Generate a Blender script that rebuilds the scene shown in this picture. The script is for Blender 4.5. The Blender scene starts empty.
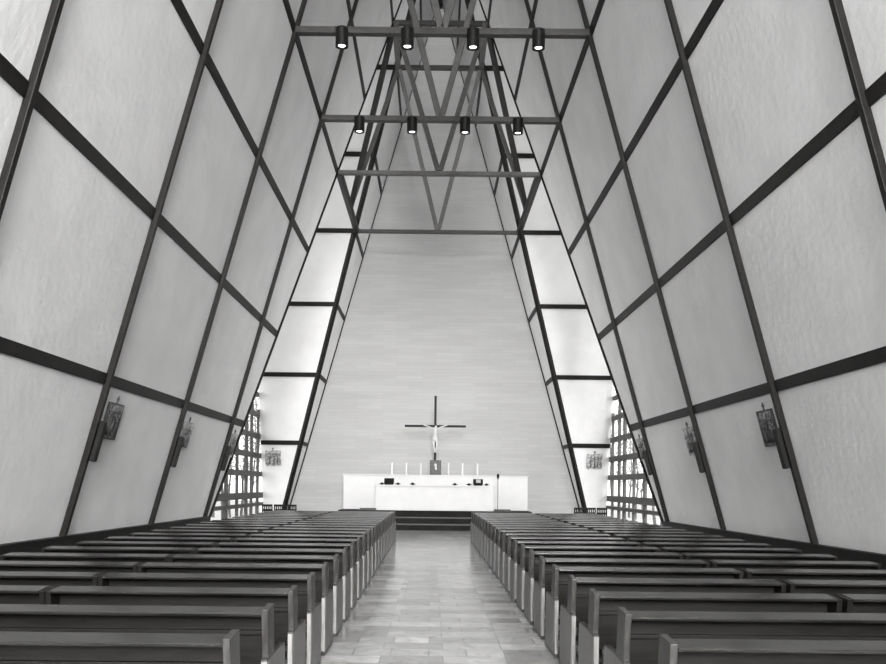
import bpy, bmesh, math, random
from mathutils import Vector, Matrix

# ------------------------------------------------------------------ camera
S = bpy.context.scene
C = S.collection
FPX = 870.0
cam_d = bpy.data.cameras.new('camera')
cam = bpy.data.objects.new('camera', cam_d); C.objects.link(cam)
cam_d.sensor_fit = 'HORIZONTAL'; cam_d.sensor_width = 36.0
cam_d.lens = 36.0 * FPX / 886.0
cam_d.shift_x = 11.0 / 886.0
cam_d.shift_y = 153.5 / 886.0
cam_d.clip_start = 0.1; cam_d.clip_end = 300
cam.matrix_world = Matrix.Translation((-0.118, 0, 1.6)) @ Matrix.Rotation(math.pi/2, 4, 'X') @ Matrix.Rotation(0.0105, 4, 'Z')
S.camera = cam

# ------------------------------------------------------------------ world and light
S.view_settings.view_transform = 'Standard'
S.view_settings.look = 'None'
S.view_settings.gamma = 1.0
S.view_settings.use_curve_mapping = False
S.view_settings.exposure = 0.55
w = bpy.data.worlds.new('overcast_sky'); S.world = w
w.use_nodes = True
nt = w.node_tree
bg = nt.nodes['Background']
bg.inputs['Color'].default_value = (1.0, 0.995, 0.985, 1)
bg.inputs['Strength'].default_value = 1.9

RZ = 22.0; XG = 6.9; Y0 = -16.0; YB = 36.15
def W(z): return 6.222 - 0.28187 * z
def YN(z): return 22.8 + 0.32 * z
def YF(z): return 35.1 - 0.2391 * z

def area_light(name, loc, direction, sx, sy, power, spread=180):
    d = bpy.data.lights.new(name, 'AREA'); d.shape = 'RECTANGLE'
    d.size = sx; d.size_y = sy; d.energy = power; d.spread = math.radians(spread)
    d.color = (1, 0.995, 0.985)
    o = bpy.data.objects.new(name, d); C.objects.link(o)
    o.location = loc
    o.rotation_euler = Vector(direction).to_track_quat('-Z', 'Y').to_euler()
    return o
# overcast daylight outside the two transept gables; added fill lamp beyond the entrance
area_light('daylight_left', (-19.0, 29.0, 9.0), (1, 0, -0.12), 26, 18, 2500)
area_light('daylight_right', (19.0, 29.0, 9.0), (-1, 0, -0.12), 26, 18, 2500)
area_light('fill_entrance', (6.5, -20.5, 13.0), (-0.22, 1, -0.16), 18, 14, 70000)  # unseen fill lamp, added to brighten the nave walls

# ------------------------------------------------------------------ materials
def lin(v):
    v /= 255.0
    return v/12.92 if v <= 0.04045 else ((v+0.055)/1.055)**2.4
def grey(v, warm=0.0):
    a = lin(v); return (a*(1+warm), a, a*(1-warm), 1)
def new_mat(name, col, rough=0.6, spec=0.5, metal=0.0):
    m = bpy.data.materials.new(name); m.use_nodes = True
    b = m.node_tree.nodes['Principled BSDF']
    b.inputs['Base Color'].default_value = col
    b.inputs['Roughness'].default_value = rough
    b.inputs['Specular IOR Level'].default_value = spec
    b.inputs['Metallic'].default_value = metal
    return m, m.node_tree, b
def textured(name, c1, c2, scale=(1,1,1), nscale=5.0, detail=6, rough=0.6, spec=0.5, bump=0.0, bscale=None, bdist=0.01, lo=0.35, hi=0.65, metal=0.0):
    m, t, b = new_mat(name, c1, rough, spec, metal)
    L = t.links.new
    tc = t.nodes.new('ShaderNodeTexCoord'); mp = t.nodes.new('ShaderNodeMapping')
    mp.inputs['Scale'].default_value = scale
    n = t.nodes.new('ShaderNodeTexNoise'); n.inputs['Scale'].default_value = nscale; n.inputs['Detail'].default_value = detail
    r = t.nodes.new('ShaderNodeValToRGB')
    r.color_ramp.elements[0].position = lo; r.color_ramp.elements[0].color = c1
    r.color_ramp.elements[1].position = hi; r.color_ramp.elements[1].color = c2
    L(tc.outputs['Object'], mp.inputs['Vector']); L(mp.outputs[0], n.inputs['Vector'])
    L(n.outputs['Fac'], r.inputs['Fac']); L(r.outputs['Color'], b.inputs['Base Color'])
    if bump:
        n2 = t.nodes.new('ShaderNodeTexNoise'); n2.inputs['Scale'].default_value = bscale or nscale*4; n2.inputs['Detail'].default_value = 4
        L(mp.outputs[0], n2.inputs['Vector'])
        bp = t.nodes.new('ShaderNodeBump'); bp.inputs['Strength'].default_value = bump; bp.inputs['Distance'].default_value = bdist
        L(n2.outputs['Fac'], bp.inputs['Height']); L(bp.outputs[0], b.inputs['Normal'])
    return m
M = {}
M['plaster'] = textured('rough_white_plaster', grey(229), grey(237), (1,1,1), 1.2, 8, 0.9, 0.15, 0.35, 7.0, 0.03)
M['steel'] = textured('dark_painted_steel', grey(20, .08), grey(28, .08), (1,1,1), 9, 4, 0.5, 0.18)
M['steel_mid'] = textured('grey_and_lit_steel', grey(78, .02), grey(90, .02), (1,1,1), 9, 4, 0.5, 0.3)  # light on struts and braces put into the colour; also plain grey metal
M['steel_tie'] = textured('lit_tie_steel', grey(44, .04), grey(54, .04), (1,1,1), 9, 4, 0.45, 0.35)  # same dark steel, its colour raised where the ties catch light
M['black'] = textured('black_enamel', grey(20, .03), grey(26, .03), (1,1,1), 12, 3, 0.5, 0.2)
M['wood'] = textured('dark_stained_wood', grey(14, .08), grey(26, .08), (2.2, 26, 26), 2.0, 8, 0.45, 0.15)
M['ledge'] = textured('polished_dark_wood_ledge', grey(20, .05), grey(36, .05), (1.4, 20, 20), 2.0, 8, 0.2, 0.5)
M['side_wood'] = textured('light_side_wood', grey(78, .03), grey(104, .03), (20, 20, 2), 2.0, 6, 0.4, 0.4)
M['pale_edge'] = textured('pale_wood_edge', grey(120, .02), grey(155, .02), (20, 20, 2), 2.0, 6, 0.5, 0.4)
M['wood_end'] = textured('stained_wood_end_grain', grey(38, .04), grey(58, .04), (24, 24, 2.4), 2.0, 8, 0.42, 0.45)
M['tread'] = textured('worn_step_tread', grey(62, .03), grey(80, .03), (1,1,1), 3, 6, 0.35, 0.4)
M['step'] = textured('dark_step_stone', grey(20, .03), grey(30, .03), (1,1,1), 3, 6, 0.6, 0.12)
M['white'] = textured('white_altar_cloth', grey(214), grey(218), (1,1,1), 3, 4, 0.8, 0.2)
M['wax'] = textured('white_candle_wax', grey(218), grey(224), (1,1,1), 20, 2, 0.5, 0.4)
M['ivory'] = textured('pale_carved_ivory', grey(196), grey(212), (1,1,1), 20, 2, 0.6, 0.3)
M['bronze'] = textured('cast_relief_metal', grey(95), grey(195), (1,1,1), 9, 6, 0.5, 0.5, 0.8, 14, 0.03, 0.4, 0.6)
M['relief'] = textured('grey_relief_casting', grey(95), grey(140), (1,1,1), 10, 5, 0.6, 0.4)
M['plaque'] = textured('light_cast_plate', grey(135), grey(215), (1,1,1), 10, 6, 0.6, 0.4, 0.5, 16, 0.02, 0.4, 0.62)
M['darkmetal'] = textured('dark_bronze', grey(62), grey(88), (1,1,1), 14, 4, 0.5, 0.5)
M['lightpaper'] = textured('pale_page', grey(170), grey(185), (1,1,1), 20, 2, 0.8, 0.2)
M['rail'] = textured('grey_weathered_window_rail', grey(66, .02), grey(92, .02), (3, 3, 14), 3, 6, 0.6, 0.3)
M['bark'] = textured('dark_tree_bark', grey(60), grey(105), (1,1,0.3), 8, 6, 0.9, 0.1)
M['leaf'] = textured('grey_leaves', grey(110), grey(170), (1,1,1), 6, 3, 0.8, 0.2)
M['ground'] = textured('pale_gravel_ground', grey(150), grey(175), (1,1,1), 2, 8, 0.95, 0.1)

# altar wall: fine horizontal coursing
m, t, b = new_mat('pale_coursed_wall', grey(222), 0.85, 0.2); L = t.links.new
tc = t.nodes.new('ShaderNodeTexCoord')
mp = t.nodes.new('ShaderNodeMapping'); mp.inputs['Rotation'].default_value = (math.pi/2, 0, 0)
L(tc.outputs['Object'], mp.inputs['Vector'])
br = t.nodes.new('ShaderNodeTexBrick')
br.inputs['Color1'].default_value = grey(190); br.inputs['Color2'].default_value = grey(196); br.inputs['Mortar'].default_value = grey(184)
br.inputs['Scale'].default_value = 1.0; br.inputs['Brick Width'].default_value = 1.1; br.inputs['Row Height'].default_value = 0.14
br.inputs['Mortar Size'].default_value = 0.008; br.inputs['Mortar Smooth'].default_value = 0.6
L(mp.outputs[0], br.inputs['Vector'])
nz = t.nodes.new('ShaderNodeTexNoise'); nz.inputs['Scale'].default_value = 0.6; nz.inputs['Detail'].default_value = 8
mp2 = t.nodes.new('ShaderNodeMapping'); mp2.inputs['Scale'].default_value = (0.5, 1, 3.0); L(tc.outputs['Object'], mp2.inputs['Vector']); L(mp2.outputs[0], nz.inputs['Vector'])
rr = t.nodes.new('ShaderNodeValToRGB'); rr.color_ramp.elements[0].position = .3; rr.color_ramp.elements[0].color = (.9,.9,.9,1); rr.color_ramp.elements[1].position = .7
mx = t.nodes.new('ShaderNodeMix'); mx.data_type = 'RGBA'; mx.blend_type = 'MULTIPLY'; mx.inputs[0].default_value = 1.0
L(nz.outputs['Fac'], rr.inputs['Fac']); L(br.outputs['Color'], mx.inputs[6]); L(rr.outputs['Color'], mx.inputs[7]); L(mx.outputs[2], b.inputs['Base Color'])
M['altar_wall'] = m

# flagstone floor
m, t, b = new_mat('polished_flagstone', grey(160), 0.13, 0.6); L = t.links.new
tc = t.nodes.new('ShaderNodeTexCoord')
br = t.nodes.new('ShaderNodeTexBrick')
br.inputs['Color1'].default_value = grey(142); br.inputs['Color2'].default_value = grey(202); br.inputs['Mortar'].default_value = grey(132)
br.inputs['Scale'].default_value = 1.0; br.inputs['Brick Width'].default_value = 0.58; br.inputs['Row Height'].default_value = 0.34
br.inputs['Mortar Size'].default_value = 0.005; br.inputs['Bias'].default_value = -0.1; br.inputs['Mortar Smooth'].default_value = 0.3
br.offset = 0.37; br.squash = 0.62; br.squash_frequency = 2
L(tc.outputs['Object'], br.inputs['Vector'])
nz = t.nodes.new('ShaderNodeTexNoise'); nz.inputs['Scale'].default_value = 3.5; nz.inputs['Detail'].default_value = 12; nz.inputs['Roughness'].default_value = .68
nz.inputs['Distortion'].default_value = 1.2
L(tc.outputs['Object'], nz.inputs['Vector'])
rr = t.nodes.new('ShaderNodeValToRGB'); rr.color_ramp.elements[0].position = .3; rr.color_ramp.elements[0].color = (.56,.56,.55,1); rr.color_ramp.elements[1].position = .68
mx = t.nodes.new('ShaderNodeMix'); mx.data_type = 'RGBA'; mx.blend_type = 'MULTIPLY'; mx.inputs[0].default_value = 1.0
L(nz.outputs['Fac'], rr.inputs['Fac']); L(br.outputs['Color'], mx.inputs[6]); L(rr.outputs['Color'], mx.inputs[7]); L(mx.outputs[2], b.inputs['Base Color'])
bp = t.nodes.new('ShaderNodeBump'); bp.inputs['Strength'].default_value = 0.35; bp.inputs['Distance'].default_value = 0.012
L(nz.outputs['Fac'], bp.inputs['Height']); L(bp.outputs[0], b.inputs['Normal'])
M['floor'] = m

# window glass
m = bpy.data.materials.new('clear_window_glass'); m.use_nodes = True; t = m.node_tree; t.nodes.clear(); L = t.links.new
out = t.nodes.new('ShaderNodeOutputMaterial'); tr = t.nodes.new('ShaderNodeBsdfTransparent'); gl = t.nodes.new('ShaderNodeBsdfGlossy')
gl.inputs['Roughness'].default_value = 0.05; ms = t.nodes.new('ShaderNodeMixShader'); ms.inputs[0].default_value = 0.06
tr.inputs['Color'].default_value = (.95,.95,.95,1)
L(tr.outputs[0], ms.inputs[1]); L(gl.outputs[0], ms.inputs[2]); L(ms.outputs[0], out.inputs[0])
M['glass'] = m
m = bpy.data.materials.new('glowing_lamp_lens'); m.use_nodes = True; t = m.node_tree
b = t.nodes['Principled BSDF']; b.inputs['Emission Color'].default_value = (1, .99, .97, 1); b.inputs['Emission Strength'].default_value = 3.0
M['lens'] = m

# ------------------------------------------------------------------ helpers
def link(name, bm, mat, parent=None, smooth=False, bevel=0.0):
    me = bpy.data.meshes.new(name)
    bmesh.ops.recalc_face_normals(bm, faces=bm.faces)
    bm.to_mesh(me); bm.free()
    me.materials.append(mat)
    if smooth:
        for p in me.polygons: p.use_smooth = True
    o = bpy.data.objects.new(name, me); C.objects.link(o)
    if parent: o.parent = parent
    if bevel:
        md = o.modifiers.new('bevel', 'BEVEL'); md.width = bevel; md.segments = 2; md.limit_method = 'ANGLE'
    return o
def empty(name, loc=(0,0,0), rz=0.0):
    o = bpy.data.objects.new(name, None); C.objects.link(o)
    o.location = loc; o.rotation_euler = (0, 0, rz); o.empty_display_size = 0.2
    return o
def tag(o, label, cat, group=None):
    o['label'] = label; o['category'] = cat
    if group: o['group'] = group
    return o
def struct(o):
    o['kind'] = 'structure'; return o
def box(bm, x0, x1, y0, y1, z0, z1):
    v = [bm.verts.new(p) for p in ((x0,y0,z0),(x1,y0,z0),(x1,y1,z0),(x0,y1,z0),(x0,y0,z1),(x1,y0,z1),(x1,y1,z1),(x0,y1,z1))]
    for f in ((0,1,2,3),(4,5,6,7),(0,1,5,4),(1,2,6,5),(2,3,7,6),(3,0,4,7)): bm.faces.new([v[i] for i in f])
def prism_x(bm, prof, x0, x1):
    a = [bm.verts.new((x0, y, z)) for y, z in prof]; b_ = [bm.verts.new((x1, y, z)) for y, z in prof]
    n = len(prof); bm.faces.new(a); bm.faces.new(b_)
    for i in range(n): bm.faces.new((a[i], a[(i+1)%n], b_[(i+1)%n], b_[i]))
def bar(bm, p0, p1, width, depth, normal, sink=0.0):
    """box section from p0 to p1; 'depth' rises along normal from the line, 'width' is centred"""
    p0 = Vector(p0); p1 = Vector(p1); d = (p1-p0).normalized(); n = Vector(normal).normalized()
    n = (n - d*n.dot(d)).normalized(); s = d.cross(n)
    r = []
    for p in (p0, p1):
        r.append([bm.verts.new(p + s*a*width/2 + n*q) for a, q in ((-1,-sink),(1,-sink),(1,depth),(-1,depth))])
    bm.faces.new(r[0]); bm.faces.new(r[1])
    for i in range(4): bm.faces.new((r[0][i], r[0][(i+1)%4], r[1][(i+1)%4], r[1][i]))
def tube(bm, p0, p1, r0, r1=None, seg=14, caps=True):
    r1 = r0 if r1 is None else r1
    p0 = Vector(p0); p1 = Vector(p1); d = (p1-p0).normalized()
    u = d.orthogonal().normalized(); v = d.cross(u)
    A = [bm.verts.new(p0 + (u*math.cos(k*2*math.pi/seg)+v*math.sin(k*2*math.pi/seg))*r0) for k in range(seg)]
    B = [bm.verts.new(p1 + (u*math.cos(k*2*math.pi/seg)+v*math.sin(k*2*math.pi/seg))*r1) for k in range(seg)]
    for k in range(seg): bm.faces.new((A[k], A[(k+1)%seg], B[(k+1)%seg], B[k]))
    if caps: bm.faces.new(A); bm.faces.new(B)
def lathe(bm, prof, seg=20, c=(0,0,0)):
    c = Vector(c); rings = []
    for r, z in prof:
        rings.append([bm.verts.new(c + Vector((r*math.cos(k*2*math.pi/seg), r*math.sin(k*2*math.pi/seg), z))) for k in range(seg)])
    for a, b_ in zip(rings, rings[1:]):
        for k in range(seg): bm.faces.new((a[k], a[(k+1)%seg], b_[(k+1)%seg], b_[k]))
    bm.faces.new(rings[0]); bm.faces.new(rings[-1])
def slab(name, pts, outward, thick, mat):
    """planar polygon with real thickness on its outer side"""
    bm = bmesh.new(); o = Vector(outward).normalized()*thick
    a = [bm.verts.new(p) for p in pts]; b_ = [bm.verts.new(Vector(p)+o) for p in pts]
    bm.faces.new(a); bm.faces.new(b_); n = len(pts)
    for i in range(n): bm.faces.new((a[i], a[(i+1)%n], b_[(i+1)%n], b_[i]))
    return struct(link(name, bm, mat))
def copy_tree(o, parent=None):
    c = o.copy(); C.objects.link(c)
    if parent: c.parent = parent
    for ch in list(o.children): copy_tree(ch, c)
    return c

# ------------------------------------------------------------------ shell
bm = bmesh.new(); box(bm, -7.1, 7.1, Y0-.3, YB+.2, -.15, 0); struct(link('floor', bm, M['floor']))
slab('wall_left', [(-W(0),Y0,0),(-W(0),YN(0),0),(0,YN(RZ),RZ),(0,Y0,RZ)], (-1,0,.2819), .15, M['plaster'])
slab('wall_right', [(W(0),Y0,0),(W(0),YN(0),0),(0,YN(RZ),RZ),(0,Y0,RZ)], (1,0,.2819), .15, M['plaster'])
slab('wall_chancel_left', [(-W(0),YF(0),0),(-W(0),YB,0),(0,YB,RZ),(0,YF(RZ),RZ)], (-1,0,.2819), .15, M['plaster'])
slab('wall_chancel_right', [(W(0),YF(0),0),(W(0),YB,0),(0,YB,RZ),(0,YF(RZ),RZ)], (1,0,.2819), .15, M['plaster'])
for s, nm in ((-1,'left'),(1,'right')):
    slab('wall_transept_far_'+nm, [(s*W(0),YF(0),0),(s*XG,YF(0),0),(s*XG,YF(RZ),RZ),(0,YF(RZ),RZ)], (0,1,.2391), .15, M['plaster'])
    slab('wall_transept_near_'+nm, [(s*W(0),YN(0),0),(s*XG,YN(0),0),(s*XG,YN(RZ),RZ),(0,YN(RZ),RZ)], (0,-1,.32), .15, M['plaster'])
slab('wall_back', [(-W(0),YB,0),(W(0),YB,0),(0,YB,RZ)], (0,1,0), .2, M['altar_wall'])

# dark skirting band along the nave walls
for s, nm in ((-1,'left'),(1,'right')):
    bm = bmesh.new()
    prof = [(W(0)-.16,0),(W(0)-.02,0),(W(.74)-.02,.74),(W(.74)-.16,.74)]
    a = [bm.verts.new((s*x, Y0+.05, z)) for x, z in prof]; b_ = [bm.verts.new((s*x, YN(0)-.25, z)) for x, z in prof]
    bm.faces.new(a); bm.faces.new(b_)
    for i in range(4): bm.faces.new((a[i], a[(i+1)%4], b_[(i+1)%4], b_[i]))
    struct(link('baseboard_'+nm, bm, M['wood']))

# outdoor ground
bm = bmesh.new(); box(bm, -60, 60, -30, 90, -.5, -.16); struct(link('ground', bm, M['ground']))

# ------------------------------------------------------------------ windows
def gable_window(name, to_world, ya, yb, yc, zt, rails, posts, th=.12):
    """triangular glazed gable: base ya..yb, apex (yc, zt); to_world maps (along, z, off)"""
    fr = empty(name); struct(fr)
    def lo(z): return ya + (yc-ya)*z/zt
    def hi(z): return yb + (yc-yb)*z/zt
    def bx(bmx, a0, a1, z0, z1, o0, o1):
        v = [bmx.verts.new(to_world(a, z, o)) for a, z, o in ((a0,z0,o0),(a1,z0,o0),(a1,z1,o0),(a0,z1,o0),(a0,z0,o1),(a1,z0,o1),(a1,z1,o1),(a0,z1,o1))]
        for f in ((0,1,2,3),(4,5,6,7),(0,1,5,4),(1,2,6,5),(2,3,7,6),(3,0,4,7)): bmx.faces.new([v[i] for i in f])
    bmx = bmesh.new()
    v = [bmx.verts.new(to_world(a, z, o)) for o in (.10, .11) for a, z in ((ya,0),(yb,0),(yc,zt))]
    bmx.faces.new(v[:3]); bmx.faces.new(v[3:])
    link('glass_pane', bmx, M['glass'], fr)
    for z, h in rails:
        if hi(z) - lo(z) < .6: continue
        bmx = bmesh.new(); bx(bmx, lo(z)+.02, hi(z)-.02, z-h/2, z+h/2, -.02, .09)
        link('rail', bmx, M['rail'], fr)
    for a, wd in posts:
        ztop = min(zt*(a-ya)/(yc-ya), zt*(yb-a)/(yb-yc))
        bmx = bmesh.new(); bx(bmx, a-wd/2, a+wd/2, 0, max(ztop-.1, .5), -.01, .085)
        link('post', bmx, M['rail'], fr)
    return fr
RAILS = [(.80,.13),(1.15,.24),(1.98,.2),(2.70,.2),(3.45,.2),(4.28,.18)] + [(5.05+.8*k,.16) for k in range(20)]
for i, s in enumerate((-1, 1)):
    gable_window('window_%d' % (i+1), lambda a, z, o, s=s: (s*(XG+o), a, z), YN(0), YF(0), YN(RZ), RZ, RAILS,
                 [(24.6,.1),(26.6,.12),(28.8,.2),(30.4,.1),(31.9,.22),(32.8,.14),(34.0,.1)])
gable_window('window_3', lambda a, z, o: (a, Y0-o, z), -W(0), W(0), 0, RZ, [(.15,.3),(2.4,.14),(5,.14),(7.6,.14),(10.2,.14),(12.8,.14),(15.4,.14),(18,.14)],
             [(-4,.12),(-2,.12),(0,.14),(2,.12),(4,.12)])  # assumed gable behind the camera, glazed to admit the fill

# trees outside the transept windows
def tree(x, y, h, seed, label):
    rnd = random.Random(seed); r = empty('tree', (x, y, -.16))
    bmx = bmesh.new(); lf = bmesh.new()
    p = Vector((0,0,0)); rad = .03+.006*h
    tips = []
    for k in range(8):
        q = p + Vector((rnd.uniform(-.12,.12), rnd.uniform(-.12,.12), h/8))
        tube(bmx, p, q, rad, rad*.86, 8, k == 0); rad *= .86
        if k > 0:
            for j in range(4):
                a = rnd.uniform(0, 6.28); l = rnd.uniform(.5, 1.3)
                e = q + Vector((math.cos(a)*l*.6, math.sin(a)*l*.6, l*.9)); tube(bmx, q, e, rad*.4, .008, 5); tips.append(e)
                e2 = q.lerp(e, .5) + Vector((rnd.uniform(-.4,.4), rnd.uniform(-.4,.4), .4)); tube(bmx, q.lerp(e,.5), e2, rad*.2, .006, 4); tips.append(e2)
        p = q
    for e in tips:
        for k in range(14):
            c = e + Vector((rnd.gauss(0,.22), rnd.gauss(0,.22), rnd.gauss(0,.3)))
            u = Vector((rnd.uniform(-1,1), rnd.uniform(-1,1), rnd.uniform(-1,1))).normalized()*.06; v = u.orthogonal().normalized()*.035
            lf.faces.new([lf.verts.new(c+u), lf.verts.new(c+v), lf.verts.new(c-u), lf.verts.new(c-v)])
    link('trunk', bmx, M['bark'], r); fo = link('foliage', lf, M['leaf'], r); fo['kind'] = 'stuff'
    tag(r, label, 'tree', 'trees outside the transept windows')
rt = random.Random(5)
names = ['first','second','third','fourth','fifth','sixth','seventh','eighth','ninth']
for s, nm in ((-1,'left'),(1,'right')):
    for k in range(6):
        xx = rt.uniform(8.6, 11.5); yy = xx/(.203+.0100*((k*5)%6)+rt.uniform(-.002,.002))
        tree(s*xx, yy, rt.uniform(6,9), 10+k+int(s)*20,
             'slender leafy tree outside the %s side window, %s planted of the six' % (nm, names[k]))

# ------------------------------------------------------------------ steel frame
PZ = [3.235, 5.845, 8.455, 11.07, 13.69, 16.55, 19.4]
PN = ['lowest','second','third','fourth','fifth','sixth','topmost']
NFR = [18.125 + 4.323*k for k in (-5,-4,-3,-2,-1,0,1)]   # nave frames along y
def P(s, y, z, off=0.0):
    n = Vector((-s, 0, -.28187)).normalized()
    return Vector((s*W(z), y, z)) + n*off
for s, nm in ((-1,'left'),(1,'right')):
    nn = Vector((-s, 0, -.28187))
    for k, y in enumerate(NFR):
        if y < 4: who = None
        bm = bmesh.new(); bar(bm, P(s,y,0), P(s,y,RZ-.15), .10, .095, nn)
        o = link('roof_rib', bm, M['steel'], bevel=.012)
        ws = {6:'beside the crossing window',5:'second from the crossing',4:'third from the crossing',3:'fourth from the crossing'}.get(k, ['by the entrance','next to the entrance one','just behind the nearest pews'][k] if k < 3 else '')
        tag(o, 'dark steel rib sloping up the %s nave wall, %s' % (nm, ws), 'rib', 'sloping ribs on the nave walls')
    # purlins on the nave wall
    for z, pn in zip(PZ, PN):
        bm = bmesh.new(); bar(bm, P(s,Y0+.1,z), P(s,YN(z)-.03,z), .185, .03, nn)
        tag(link('wall_purlin', bm, M['steel'], bevel=.006), 'dark steel rail running the length of the %s nave wall, %s level' % (nm, pn), 'rail', 'lengthwise rails on the nave walls')
    # near and far crossing ribs (valley ribs)
    bm = bmesh.new(); bar(bm, (s*W(0),YN(0),0), (s*W(RZ-.2),YN(RZ-.2),RZ-.2), .09, .06, (-s,.3,-.3), sink=.03)
    tag(link('crossing_rib', bm, M['steel'], bevel=.01), 'thin dark rib edging the %s nave wall where it meets the side window' % nm, 'rib', 'ribs at the crossing')
    bm = bmesh.new(); bar(bm, (s*W(0),YF(0),0), (s*W(RZ-.2),YF(RZ-.2),RZ-.2), .17, .06, (-s*.8,-.6,-.2), sink=.06)
    tag(link('crossing_rib', bm, M['steel'], bevel=.01), 'thick dark rib at the %s edge of the chancel rising to the ridge' % nm, 'rib', 'ribs at the crossing')
    bm = bmesh.new(); bar(bm, (s*(W(0)-.0),YB-.03,0), (s*W(RZ-.1),YB-.03,RZ-.1), .1, .05, (0,-1,0))
    tag(link('wall_edge_rib', bm, M['steel']), 'thin dark trim along the %s sloping edge of the altar wall' % nm, 'rib', 'edge trims of the altar wall')
    # far transept panels: horizontal rails; chancel rails
    for i, (z, pn) in enumerate(zip(PZ, PN)):
        if i < 6:
            bm = bmesh.new(); bar(bm, (s*(W(z)+.05),YF(z),z), (s*(XG-.02),YF(z),z), .17, .06, (0,-1,-.239))
            tag(link('wall_purlin', bm, M['steel'], bevel=.006), 'horizontal dark rail across the bright panels beside the %s chancel edge, %s level' % (nm, pn), 'rail', 'rails on the transept panels')
        bm = bmesh.new(); bar(bm, P(s,YF(z)+.1,z), P(s,YB-.05,z), .16, .05, nn)
        tag(link('wall_purlin', bm, M['steel'], bevel=.006), 'short dark rail on the %s chancel wall running to the altar wall, %s level' % (nm, pn), 'rail', 'rails on the chancel walls')
    # open members across the crossing
    N = P(s, YN(RZ), PZ[3], .08)
    A4 = P(s, YN(PZ[3]), PZ[3], .08); F4 = P(s, YF(PZ[3]), PZ[3], .08)
    M6 = P(s, YN(PZ[5]), PZ[5], .08); F6 = P(s, YF(PZ[5]), PZ[5], .08)
    for a, c, wd, lab in ((A4, F4, .17, 'open rail level with the tie beams, spanning the %s side of the crossing'),
                          (N, M6, .17, 'dark brace leaning towards the camera above the %s side of the crossing'),
                          (N, F6, .13, 'slim pale brace leaning towards the altar above the %s side of the crossing'),
                          (M6, F6, .15, 'short high rail joining the two upper ties on the %s of the crossing')):
        bm = bmesh.new(); bar(bm, a, c, wd, wd/2, nn, sink=wd/2)
        tag(link('crossing_brace', bm, M['steel_mid'] if wd < .16 else M['steel'], bevel=.008), lab % nm, 'brace', 'braces over the crossing')  # slim braces get the lighter steel, lit look painted in
# ridge beam
bm = bmesh.new(); box(bm, -.1, .1, Y0+.1, YB-.05, RZ-.62, RZ-.36); tag(link('ridge_beam', bm, M['steel']), 'long dark beam under the ridge of the roof', 'beam')

def tie(y, z, label, strut=True, mat='steel_tie', y6=None, th=.135):
    z = z-.03; y6 = 0 if y6 is None else y6-y
    r = empty('tie_beam_truss', (0, y, z)); hw = W(z) - .06
    bm = bmesh.new(); bar(bm, (-hw,0,0), (hw,0,0), th, .085, (0,-1,0), sink=.085); link('tie_beam', bm, M[mat], r, bevel=.012)
    if strut:
        z6 = PZ[5]-z
        for s in (-1, 1):
            bm = bmesh.new(); bar(bm, (s*.03,0,.07), (s*(W(PZ[5])-.1),y6,z6), .15, .07, (0,-1,0), sink=.07); link('strut', bm, M['steel_mid'], r, bevel=.01)
    tag(r, label, 'truss', 'steel trusses across the roof'); return r
labs = {2:'dark steel tie truss over the pews behind the topmost visible one', }
tie(NFR[2], PZ[3], 'dark steel tie with rising struts high above the nearest pews')
tie(NFR[3], PZ[3], 'dark steel tie with rising struts high above the front half of the pews')
tie(NFR[4], PZ[3], 'dark steel tie above the top of the picture, nearer than the first lit tie')
tie(NFR[5], PZ[3], 'topmost steel tie carrying four round spotlights with struts forming a V')
tie(NFR[6], PZ[3], 'second steel tie down carrying four smaller spotlights with struts forming a V')
tie(YN(PZ[3]), PZ[3], 'unlit pale grey tie below the second lit tie, at the near crossing edge', mat='steel_mid', y6=YN(PZ[5]), th=.12)  # paleness is light on the tie, painted into its steel
tie(YF(PZ[3])-.06, PZ[3], 'lowest steel tie in front of the altar wall with a V of struts', mat='steel_tie', y6=YF(PZ[5])-.06, th=.12)
tie(YN(PZ[5]), PZ[5], 'short high tie just above the topmost lit tie', False)
tie(YF(PZ[5])-.06, PZ[5], 'short high tie between the two rows of spotlights', False)

# spotlights
sp = empty('spotlight', (0,0,0))
bm = bmesh.new(); lathe(bm, [(.02,.0),(.12,.0),(.132,-.012),(.132,-.38),(.118,-.38),(.105,-.345),(.001,-.345)], 24); link('housing', bm, M['black'], sp, True)
sp.children[0].modifiers.new('es','EDGE_SPLIT')
bm = bmesh.new(); lathe(bm, [(.001,-.35),(.072,-.35),(.072,-.357),(.001,-.357)], 20); link('lens', bm, M['lens'], sp)
bm = bmesh.new(); box(bm, -.012, .012, -.012, .012, 0, .05); box(bm, -.03,.03,-.02,.02,.0,.02); link('bracket', bm, M['black'], sp)
pos = ['outer left','inner left','inner right','outer right']
first = True
for y, rn in ((NFR[5],'topmost lit tie'), (NFR[6],'second, farther lit tie')):
    for k, x in enumerate((-2.07,-.72,.63,1.98)):
        o = sp if first else copy_tree(sp); first = False
        o.location = (x, y-.225, PZ[3]-.075)
        o.rotation_euler = (math.radians(4), 0, 0)
        tag(o, 'black cylindrical spotlight hanging from the %s, %s one' % (rn, pos[k]), 'spotlight', 'cylindrical spotlights on the ties')
        ld = bpy.data.lights.new('spotlight_beam', 'SPOT'); ld.energy = 60; ld.spot_size = math.radians(60); ld.shadow_soft_size = .05
        lo = bpy.data.objects.new('spotlight_beam', ld); C.objects.link(lo); lo.parent = o; lo.location = (0,0,-.40)

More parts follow.
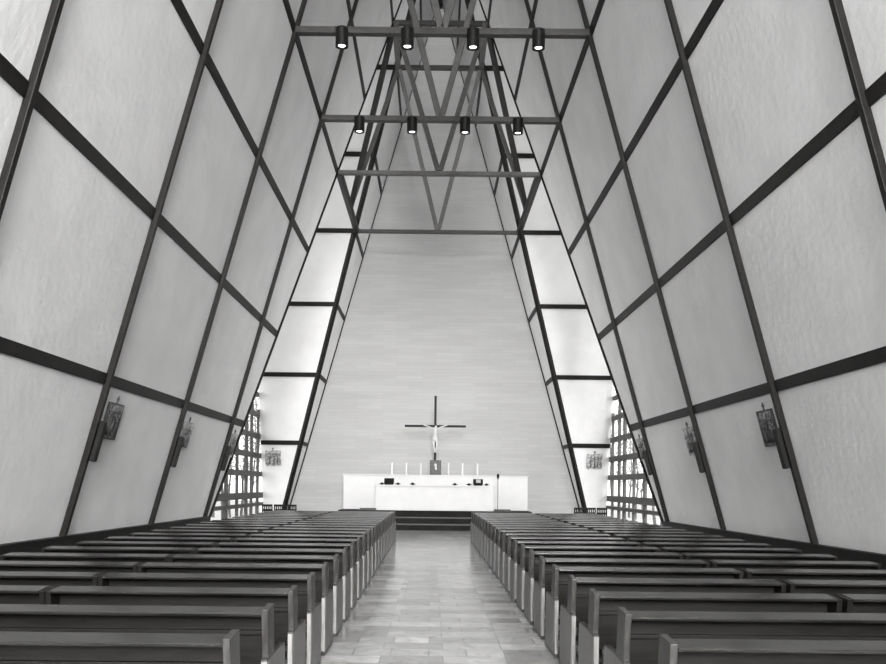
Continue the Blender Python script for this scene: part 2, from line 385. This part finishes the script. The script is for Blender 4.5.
# ------------------------------------------------------------------ pews
PL = 1.77; PH = .86
def make_pew(aisle):
    """aisle: side (-1/+1) of the end that shows to the centre aisle, 0 for none"""
    r = empty('pew')
    h = PL/2 - .003; t = .038
    prof = [(-.165,0),(.46,0),(.47,.40),(.45,.55),(.085,.56),(.04,PH),(-.165,PH-.016),(-.12,.56),(-.155,.545)]
    flush = [(-.165,0),(.40,0),(.42,.40),(.40,.55),(.085,.56),(.03,PH-.024),(-.158,PH-.04),(-.12,.56),(-.155,.545)]
    for s in (-1, 1):
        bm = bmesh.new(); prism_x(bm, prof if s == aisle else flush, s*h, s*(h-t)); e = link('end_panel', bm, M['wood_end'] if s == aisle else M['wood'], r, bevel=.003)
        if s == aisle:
            bm = bmesh.new(); prism_x(bm, [(-.171,.04),(-.161,.535),(-.152,.535),(-.162,.04)], s*(h-.003), s*(h-t+.003)); o = link('edge_strip', bm, M['pale_edge'], e); o['label'] = 'pale edge'  # lower rear edge given a paler tone than the panel
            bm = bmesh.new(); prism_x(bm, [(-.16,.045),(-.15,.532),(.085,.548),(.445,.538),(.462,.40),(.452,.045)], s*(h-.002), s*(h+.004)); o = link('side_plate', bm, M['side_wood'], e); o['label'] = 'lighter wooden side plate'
    i = h - t
    bm = bmesh.new(); prism_x(bm, [(-.168,PH-.036),(.02,PH-.02),(.024,PH-.042),(-.163,PH-.056)], -i, i); link('book_ledge', bm, M['ledge'], r, bevel=.004)
    bm = bmesh.new()
    prism_x(bm, [(-.005,.70),(-.002,PH-.056),(.022,PH-.056),(.022,.70)], -i, i)
    prism_x(bm, [(-.03,.675),(-.03,.70),(.03,.70),(.03,.675)], -i, i)
    prism_x(bm, [(.005,.43),(.0,.675),(.022,.675),(.027,.43)], -i, i)
    link('backrest', bm, M['wood'], r, bevel=.003)
    bm = bmesh.new(); prism_x(bm, [(.005,.42),(.005,.46),(.40,.47),(.40,.43)], -i, i); link('seat', bm, M['ledge'], r, bevel=.005)
    bm = bmesh.new(); prism_x(bm, [(-.24,.17),(-.24,.21),(-.10,.21),(-.10,.17)], -i, i)
    for s in (-.75, 0, .75): prism_x(bm, [(-.12,.10),(-.06,.43),(.03,.43),(-.08,.10)], s*i-.02, s*i+.02)
    link('kneeler', bm, M['ledge'], r, bevel=.004)
    return r
ords = ['first','second','third','fourth','fifth','sixth','seventh','eighth','ninth','tenth','eleventh']
protos = {}
NR = 22
for k in range(NR):
    y = 4.38 + .978*k
    for s, nm in ((-1,'left'),(1,'right')):
        for h_, hn in ((0,'aisle'),(1,'wall')):
            key = -s if h_ == 0 else 0
            if key in protos: o = copy_tree(protos[key])
            else: o = protos[key] = make_pew(key)
            o.location = (s*((1.085+.0035*k if s < 0 else 1.042-.001*k) + PL*(h_+.5)) + (.03*h_ if s > 0 else 0), y, 0)
            if k < 11: rn = '%s row from the camera' % ords[k]
            else: rn = '%s row from the altar' % ords[NR-1-k]
            tag(o, 'dark wooden pew, %s, %s half, %s of the aisle' % (rn, hn, nm), 'pew', 'pews %s of the aisle' % nm)

# ------------------------------------------------------------------ sanctuary
for k in range(3):
    ya = 30.9+.6*k; yb = ya+.6 if k < 2 else YB-.02; za = .22*(k+1)
    bm = bmesh.new(); box(bm, -3.56, 3.56, ya, YB-.02, .22*k+.001, za-.03)
    o = struct(link('trim_%d' % (k+1), bm, M['step'], bevel=.004))
    bm = bmesh.new(); box(bm, -3.58, 3.58, ya-.03, yb-(.03 if k < 2 else 0), za-.03, za)
    link('tread', bm, M['tread'] if k < 2 else M['step'], o, bevel=.004)
PT = .66
# white back altar (retable)
r = empty('back_altar', (.02, 34.0, PT))
bm = bmesh.new(); box(bm, -3.56, 3.56, -.35, .35, 0, 1.31); link('body', bm, M['white'], r, bevel=.01)
bm = bmesh.new(); box(bm, -3.6, 3.6, -.39, .37, 1.31, 1.35); link('top_slab', bm, M['white'], r, bevel=.008)
tag(r, 'long white block altar against the wall carrying the tall candles and cross', 'altar')
r = empty('altar_table', (-.02, 32.85, PT))
bm = bmesh.new(); box(bm, -2.2, 2.2, -.4, .4, 0, .90); link('base', bm, M['white'], r, bevel=.01)
bm = bmesh.new(); box(bm, -2.25, 2.25, -.45, .45, .90, .95); link('table_top', bm, M['white'], r, bevel=.01)
tag(r, 'lower white altar table in front, set with dark books and dishes', 'altar')
zt = PT+.95+.001
def pxx(px, d, y=480): return (px - 432 - (485.5-y)*.0105)*d/870 - .118
# candles
cn = ['outermost left','middle left','innermost left','innermost right','middle right','outermost right']
cd = empty('candle')
bm = bmesh.new(); lathe(bm, [(.05,0),(.055,.01),(.04,.03),(.034,.04)], 16); link('holder', bm, M['ivory'], cd)
bm = bmesh.new(); lathe(bm, [(.033,.04),(.033,.46),(.024,.475),(.008,.472)], 16); link('wax', bm, M['wax'], cd)
bm = bmesh.new(); tube(bm, (0,0,.47),(0,0,.5),.004,.003,6); link('wick', bm, M['black'], cd)
for k, px in enumerate((391.7,406.2,420.8,448.2,462.3,477.3)):
    o = cd if k == 0 else copy_tree(cd); o.location = (pxx(px,33.95), 33.95, PT+1.35)
    tag(o, 'slim white candle on the long white altar, %s' % cn[k], 'candle', 'white candles on the altar')
# tabernacle
r = empty('tabernacle', (pxx(435.3,33.8), 33.85, PT+1.35))
bm = bmesh.new(); box(bm, -.22,.22,-.17,.17,0,.57); link('casing', bm, M['darkmetal'], r, bevel=.01)
bm = bmesh.new(); box(bm, -.17,.17,-.195,-.165,.05,.52); link('door', bm, M['darkmetal'], r, bevel=.008)
bm = bmesh.new(); bmesh.ops.create_icosphere(bm, subdivisions=2, radius=.055, matrix=Matrix.Translation((.0,-.19,.38)) @ Matrix.Diagonal((1,.5,1.3,1)))
bm2 = bmesh.ops.create_icosphere(bm, subdivisions=2, radius=.05, matrix=Matrix.Translation((.02,-.19,.26)) @ Matrix.Diagonal((.9,.4,1.5,1)))
link('relief', bm, M['ivory'], r, True)
tag(r, 'dark metal tabernacle with relief door below the crucifix', 'tabernacle')
# crucifix
cz = PT+1.35
r = empty('crucifix', (pxx(435.3,34.15,430), 34.15, cz))
bm = bmesh.new(); box(bm, -.045,.045,-.03,.03, 0, 5.12-cz)
zb = 3.93-cz
box(bm, -1.2,1.2,-.032,.028, zb-.045, zb+.045); box(bm, -.16,.16,-.1,.1,0,.03); link('cross_beams', bm, M['black'], r, bevel=.006)
def skin_mesh(name, verts, edges, radii, mat, parent, root=0, sub=1):
    me = bpy.data.meshes.new(name); me.from_pydata(verts, edges, []); me.materials.append(mat)
    o = bpy.data.objects.new(name, me); C.objects.link(o); o.parent = parent
    o.modifiers.new('skin','SKIN'); sd = o.modifiers.new('sub','SUBSURF'); sd.levels = sub; sd.render_levels = sub
    if not me.skin_vertices: me.attributes
    for i, rr_ in enumerate(radii): me.skin_vertices[0].data[i].radius = (rr_, rr_)
    me.skin_vertices[0].data[root].use_root = True
    return o
def figure(parent, z, h=1.05):
    k = h/1.05; y = -.085
    V_ = [(0,y,z-.50*k),(0,y-.01,z-.38*k),(0,y-.02,z-.22*k),(0,y-.01,z-.12*k),(.01,y-.03,z-.075*k),(.03,y-.05,z+.0*k),   # pelvis..head
          (-.1,y,z-.13*k),(-.25,y,z-.05*k),(-.42,y+.03,z+.01*k),(-.47,y+.03,z+.02*k),
          (.1,y,z-.13*k),(.25,y,z-.05*k),(.42,y+.03,z+.01*k),(.47,y+.03,z+.02*k),
          (-.06,y,z-.55*k),(-.055,y-.05,z-.78*k),(-.02,y+.02,z-1.0*k),(-.02,y-.04,z-1.06*k),
          (.06,y,z-.55*k),(.065,y-.05,z-.78*k),(.03,y+.01,z-1.0*k),(.03,y-.05,z-1.06*k)]
    E_ = [(0,1),(1,2),(2,3),(3,4),(4,5),(3,6),(6,7),(7,8),(8,9),(3,10),(10,11),(11,12),(12,13),(0,14),(14,15),(15,16),(16,17),(0,18),(18,19),(19,20),(20,21)]
    R_ = [.075,.06,.08,.045,.03,.058,.038,.03,.022,.025,.038,.03,.022,.025,.055,.04,.026,.022,.055,.04,.026,.022]
    return skin_mesh('figure', V_, E_, R_, M['ivory'], parent)
figure(r, zb+.02)
bm = bmesh.new(); lathe(bm, [(.09,-.1),(.1,-.05),(.085,.04)], 14, (0,-.09,zb-.50)); link('loincloth', bm, M['ivory'], r, True)
tag(r, 'tall dark crucifix with a pale figure standing behind the tabernacle', 'crucifix')
# missals on stands
def missal(px, label, page):
    r = empty('missal_stand', (pxx(px,32.8), 32.8, zt))
    bm = bmesh.new(); box(bm, -.15,.15,-.06,.1,0,.02); prism_x(bm, [(-.07,.0),(-.09,.03),(.07,.22),(.09,.2)], -.16, .16); link('stand', bm, M['black'], r)
    bm = bmesh.new(); prism_x(bm, [(-.105,.04),(-.125,.065),(.04,.25),(.065,.235)], -.185, .185); link('book', bm, M['black'], r, bevel=.005)
    if page:
        bm = bmesh.new(); prism_x(bm, [(-.10,.105),(-.106,.112),(.0,.232),(.006,.225)], -.07, .1); link('page', bm, M['lightpaper'], r)
    tag(r, label, 'book stand', 'book stands on the altar table')
missal(389.2, 'dark closed book on a stand at the left of the altar table', False)
missal(478.0, 'dark book with a pale page on a stand at the right of the altar table', True)
dish = empty('dish')
bm = bmesh.new(); lathe(bm, [(.05,0),(.045,.012),(.11,.03),(.12,.045),(.11,.045)], 18); link('bowl', bm, M['black'], dish)
bm = bmesh.new(); lathe(bm, [(.07,.045),(.05,.07),(.015,.085),(.008,.10)], 14); link('lid', bm, M['black'], dish)
dl = ['at the left end, left of the left book','right of the left book','alone between the left book and the centre','alone between the centre and the right book','just left of the right book','at the right end, right of the right book']
for k, px in enumerate((382.0,398.0,412.7,454.8,469.0,486.5)):
    o = dish if k == 0 else copy_tree(dish); o.location = (pxx(px,32.75), 32.75, zt)
    tag(o, 'small dark lidded dish %s' % dl[k], 'dish', 'dark dishes on the altar table')
# standing microphone
r = empty('microphone_stand', (pxx(498,32.1), 32.1, PT))
bm = bmesh.new(); lathe(bm, [(.15,0),(.15,.015),(.03,.03)], 20); link('base', bm, M['steel_mid'], r)
bm = bmesh.new(); tube(bm, (0,0,.02),(0,0,1.22),.013,.011,10); link('pole', bm, M['steel_mid'], r)
bm = bmesh.new(); lathe(bm, [(.016,1.18),(.03,1.23),(.05,1.28),(.05,1.35),(.03,1.39),(.004,1.40)], 14); link('microphone', bm, M['black'], r, True)
tag(r, 'slim standing microphone in front of the right end of the altar', 'microphone')
# kneeling cushions near the top step edge
for px, nm in ((368,'left'),(503,'right')):
    r = empty('kneeling_cushion', (pxx(px,31.0+1.15), 32.25 if nm == 'left' else 32.25, PT))
    bm = bmesh.new(); box(bm, -.32,.32,-.12,.12,0,.04); link('board', bm, M['steel_mid'], r)
    bm = bmesh.new(); box(bm, -.3,.3,-.11,.11,.04,.085); link('pad', bm, M['steel_mid'], r, bevel=.02)
    tag(r, 'low grey kneeling cushion before the %s end of the altar' % nm, 'cushion', 'kneeling cushions')

# ------------------------------------------------------------------ chairs in the transepts
ch = empty('chair')
bm = bmesh.new(); box(bm, -.21,.21,-.2,.2,.43,.46); link('seat', bm, M['wood_end'], ch, bevel=.008)
for sx in (-.19,.19):
    for sy in (-.18,.18):
        bm = bmesh.new(); tube(bm, (sx,sy,0),(sx*.95,sy*.95,.43),.014,.016,8); link('leg', bm, M['black'], ch)
    bm = bmesh.new(); tube(bm, (sx,-.19,.44),(sx,-.25,.82),.015,.013,8); link('back_post', bm, M['black'], ch)
bm = bmesh.new()
for z in (.60,.78): bar(bm, (-.2,-.19-.16*(z-.44),z), (.2,-.19-.16*(z-.44),z), .08, .012, (0,-1,0))
for q in range(6): bar(bm, (-.175+.07*q,-.2,.5), (-.175+.07*q,-.245,.8), .045, .01, (0,-1,0))
link('backrest', bm, M['wood'], ch, bevel=.004)
chn = ['nearest the window','second from the window','nearest the altar']
f_ = True
for s, nm in ((-1,'left'),(1,'right')):
    for k in range(3):
        o = ch if f_ else copy_tree(ch); f_ = False
        o.location = (s*(6.36 - .44*k), 33.3+.02*k, 0); o.rotation_euler = (0,0,(.05*k-.04))
        tag(o, 'dark chair by the %s transept panels, %s' % (nm, chn[k]), 'chair', 'chairs in the transepts')

# ------------------------------------------------------------------ plaques and wall speakers
def plaque(frame, label, seed, dark):
    """local: x across, z up, front towards -y"""
    rnd = random.Random(seed); r = empty('relief_plaque')
    base = M['bronze'] if dark else M['plaque']
    bm = bmesh.new(); box(bm, -.3,.3,-.02,.0,-.3,.3); link('plate', bm, base, r)
    bm = bmesh.new()
    for a in ((-.31,-.28,-.31,.31),(.28,.31,-.31,.31),(-.28,.28,-.31,-.28),(-.28,.28,.28,.31)): box(bm, a[0],a[1],-.045,.0,a[2],a[3])
    link('frame', bm, M['darkmetal'] if dark else M['plaque'], r, bevel=.004)
    bm = bmesh.new()
    for k in range(3):
        x = -.15+.15*k+rnd.uniform(-.03,.03); t_ = rnd.uniform(-.08,.08); hgt = rnd.uniform(.26,.36)
        tube(bm, (x,-.03,-.24),(x+t_,-.035,-.24+hgt),.034,.02,8)
        bmesh.ops.create_icosphere(bm, subdivisions=2, radius=.03, matrix=Matrix.Translation((x+t_,-.05,-.19+hgt)))
        tube(bm, (x+t_*.7,-.05,-.24+hgt*.8),(x+rnd.uniform(-.15,.15),-.06,-.24+hgt*rnd.uniform(.4,1.1)),.017,.012,6)
    tube(bm, (-.2,-.04,.22+rnd.uniform(-.1,0)),(.22,-.04,rnd.uniform(-.02,.18)),.016,.016,6)
    tube(bm, (rnd.uniform(-.05,.1),-.04,.24),(rnd.uniform(-.1,.1),-.04,-.05),.016,.016,6)
    link('relief_figures', bm, M['relief'] if not dark else M['darkmetal'], r, True)
    bm = bmesh.new(); box(bm, -.012,.012,-.03,-.01,.31,.43); box(bm, -.045,.045,-.03,-.01,.365,.39); link('cross', bm, M['darkmetal'], r)
    r.matrix_world = frame
    tag(r, label, 'plaque', 'relief plaques along the walls'); return r
def speaker(frame, label):
    r = empty('column_speaker'); bm = bmesh.new(); box(bm, -.075,.075,-.155,-.01,-.33,.33); link('cabinet', bm, M['black'], r, bevel=.008)
    bm = bmesh.new(); box(bm, -.055,.055,-.163,-.15,-.3,.3); link('grille', bm, M['steel'], r)
    r.matrix_world = frame
    tag(r, label, 'speaker', 'column speakers on the nave ribs'); return r
def wall_frame(s, y, z):
    """axes on the nave wall: local x along +y for left (seen from inside left to right), z up the slope, -y into the room"""
    n = Vector((-s,0,-.28187)).normalized()      # into room
    up = Vector((-s*.28187,0,1)).normalized()
    yl = -n; xl = yl.cross(up)
    m = Matrix((xl, yl, up)).transposed().to_4x4(); m.translation = P(s, y, z, .004); return m
spots = {5-1:'nearest', 5:'middle', 6:'farthest'}
for s, nm, off in ((-1,'left',.68),(1,'right',.64)):
    for k, who in spots.items():
        plaque(wall_frame(s, NFR[k]+off, 2.62), 'square relief plaque on the %s nave wall, %s of three' % (nm, who), 30+k*2+s, k == 4)
        speaker(wall_frame(s, NFR[k]+.11, 2.28), 'narrow black column speaker on the %s nave wall, %s of three' % (nm, who))
    n = Vector((0,-1,-.2391)).normalized(); up = Vector((0,-.2391,1)).normalized(); yl = -n; xl = yl.cross(up)
    mm = Matrix((xl, yl, up)).transposed().to_4x4(); mm.translation = Vector((s*6.36-.06, YF(2.62), 2.62)) + n*.004
    plaque(mm, 'pale relief plaque on the bright panel beside the %s window' % nm, 60+s, False)
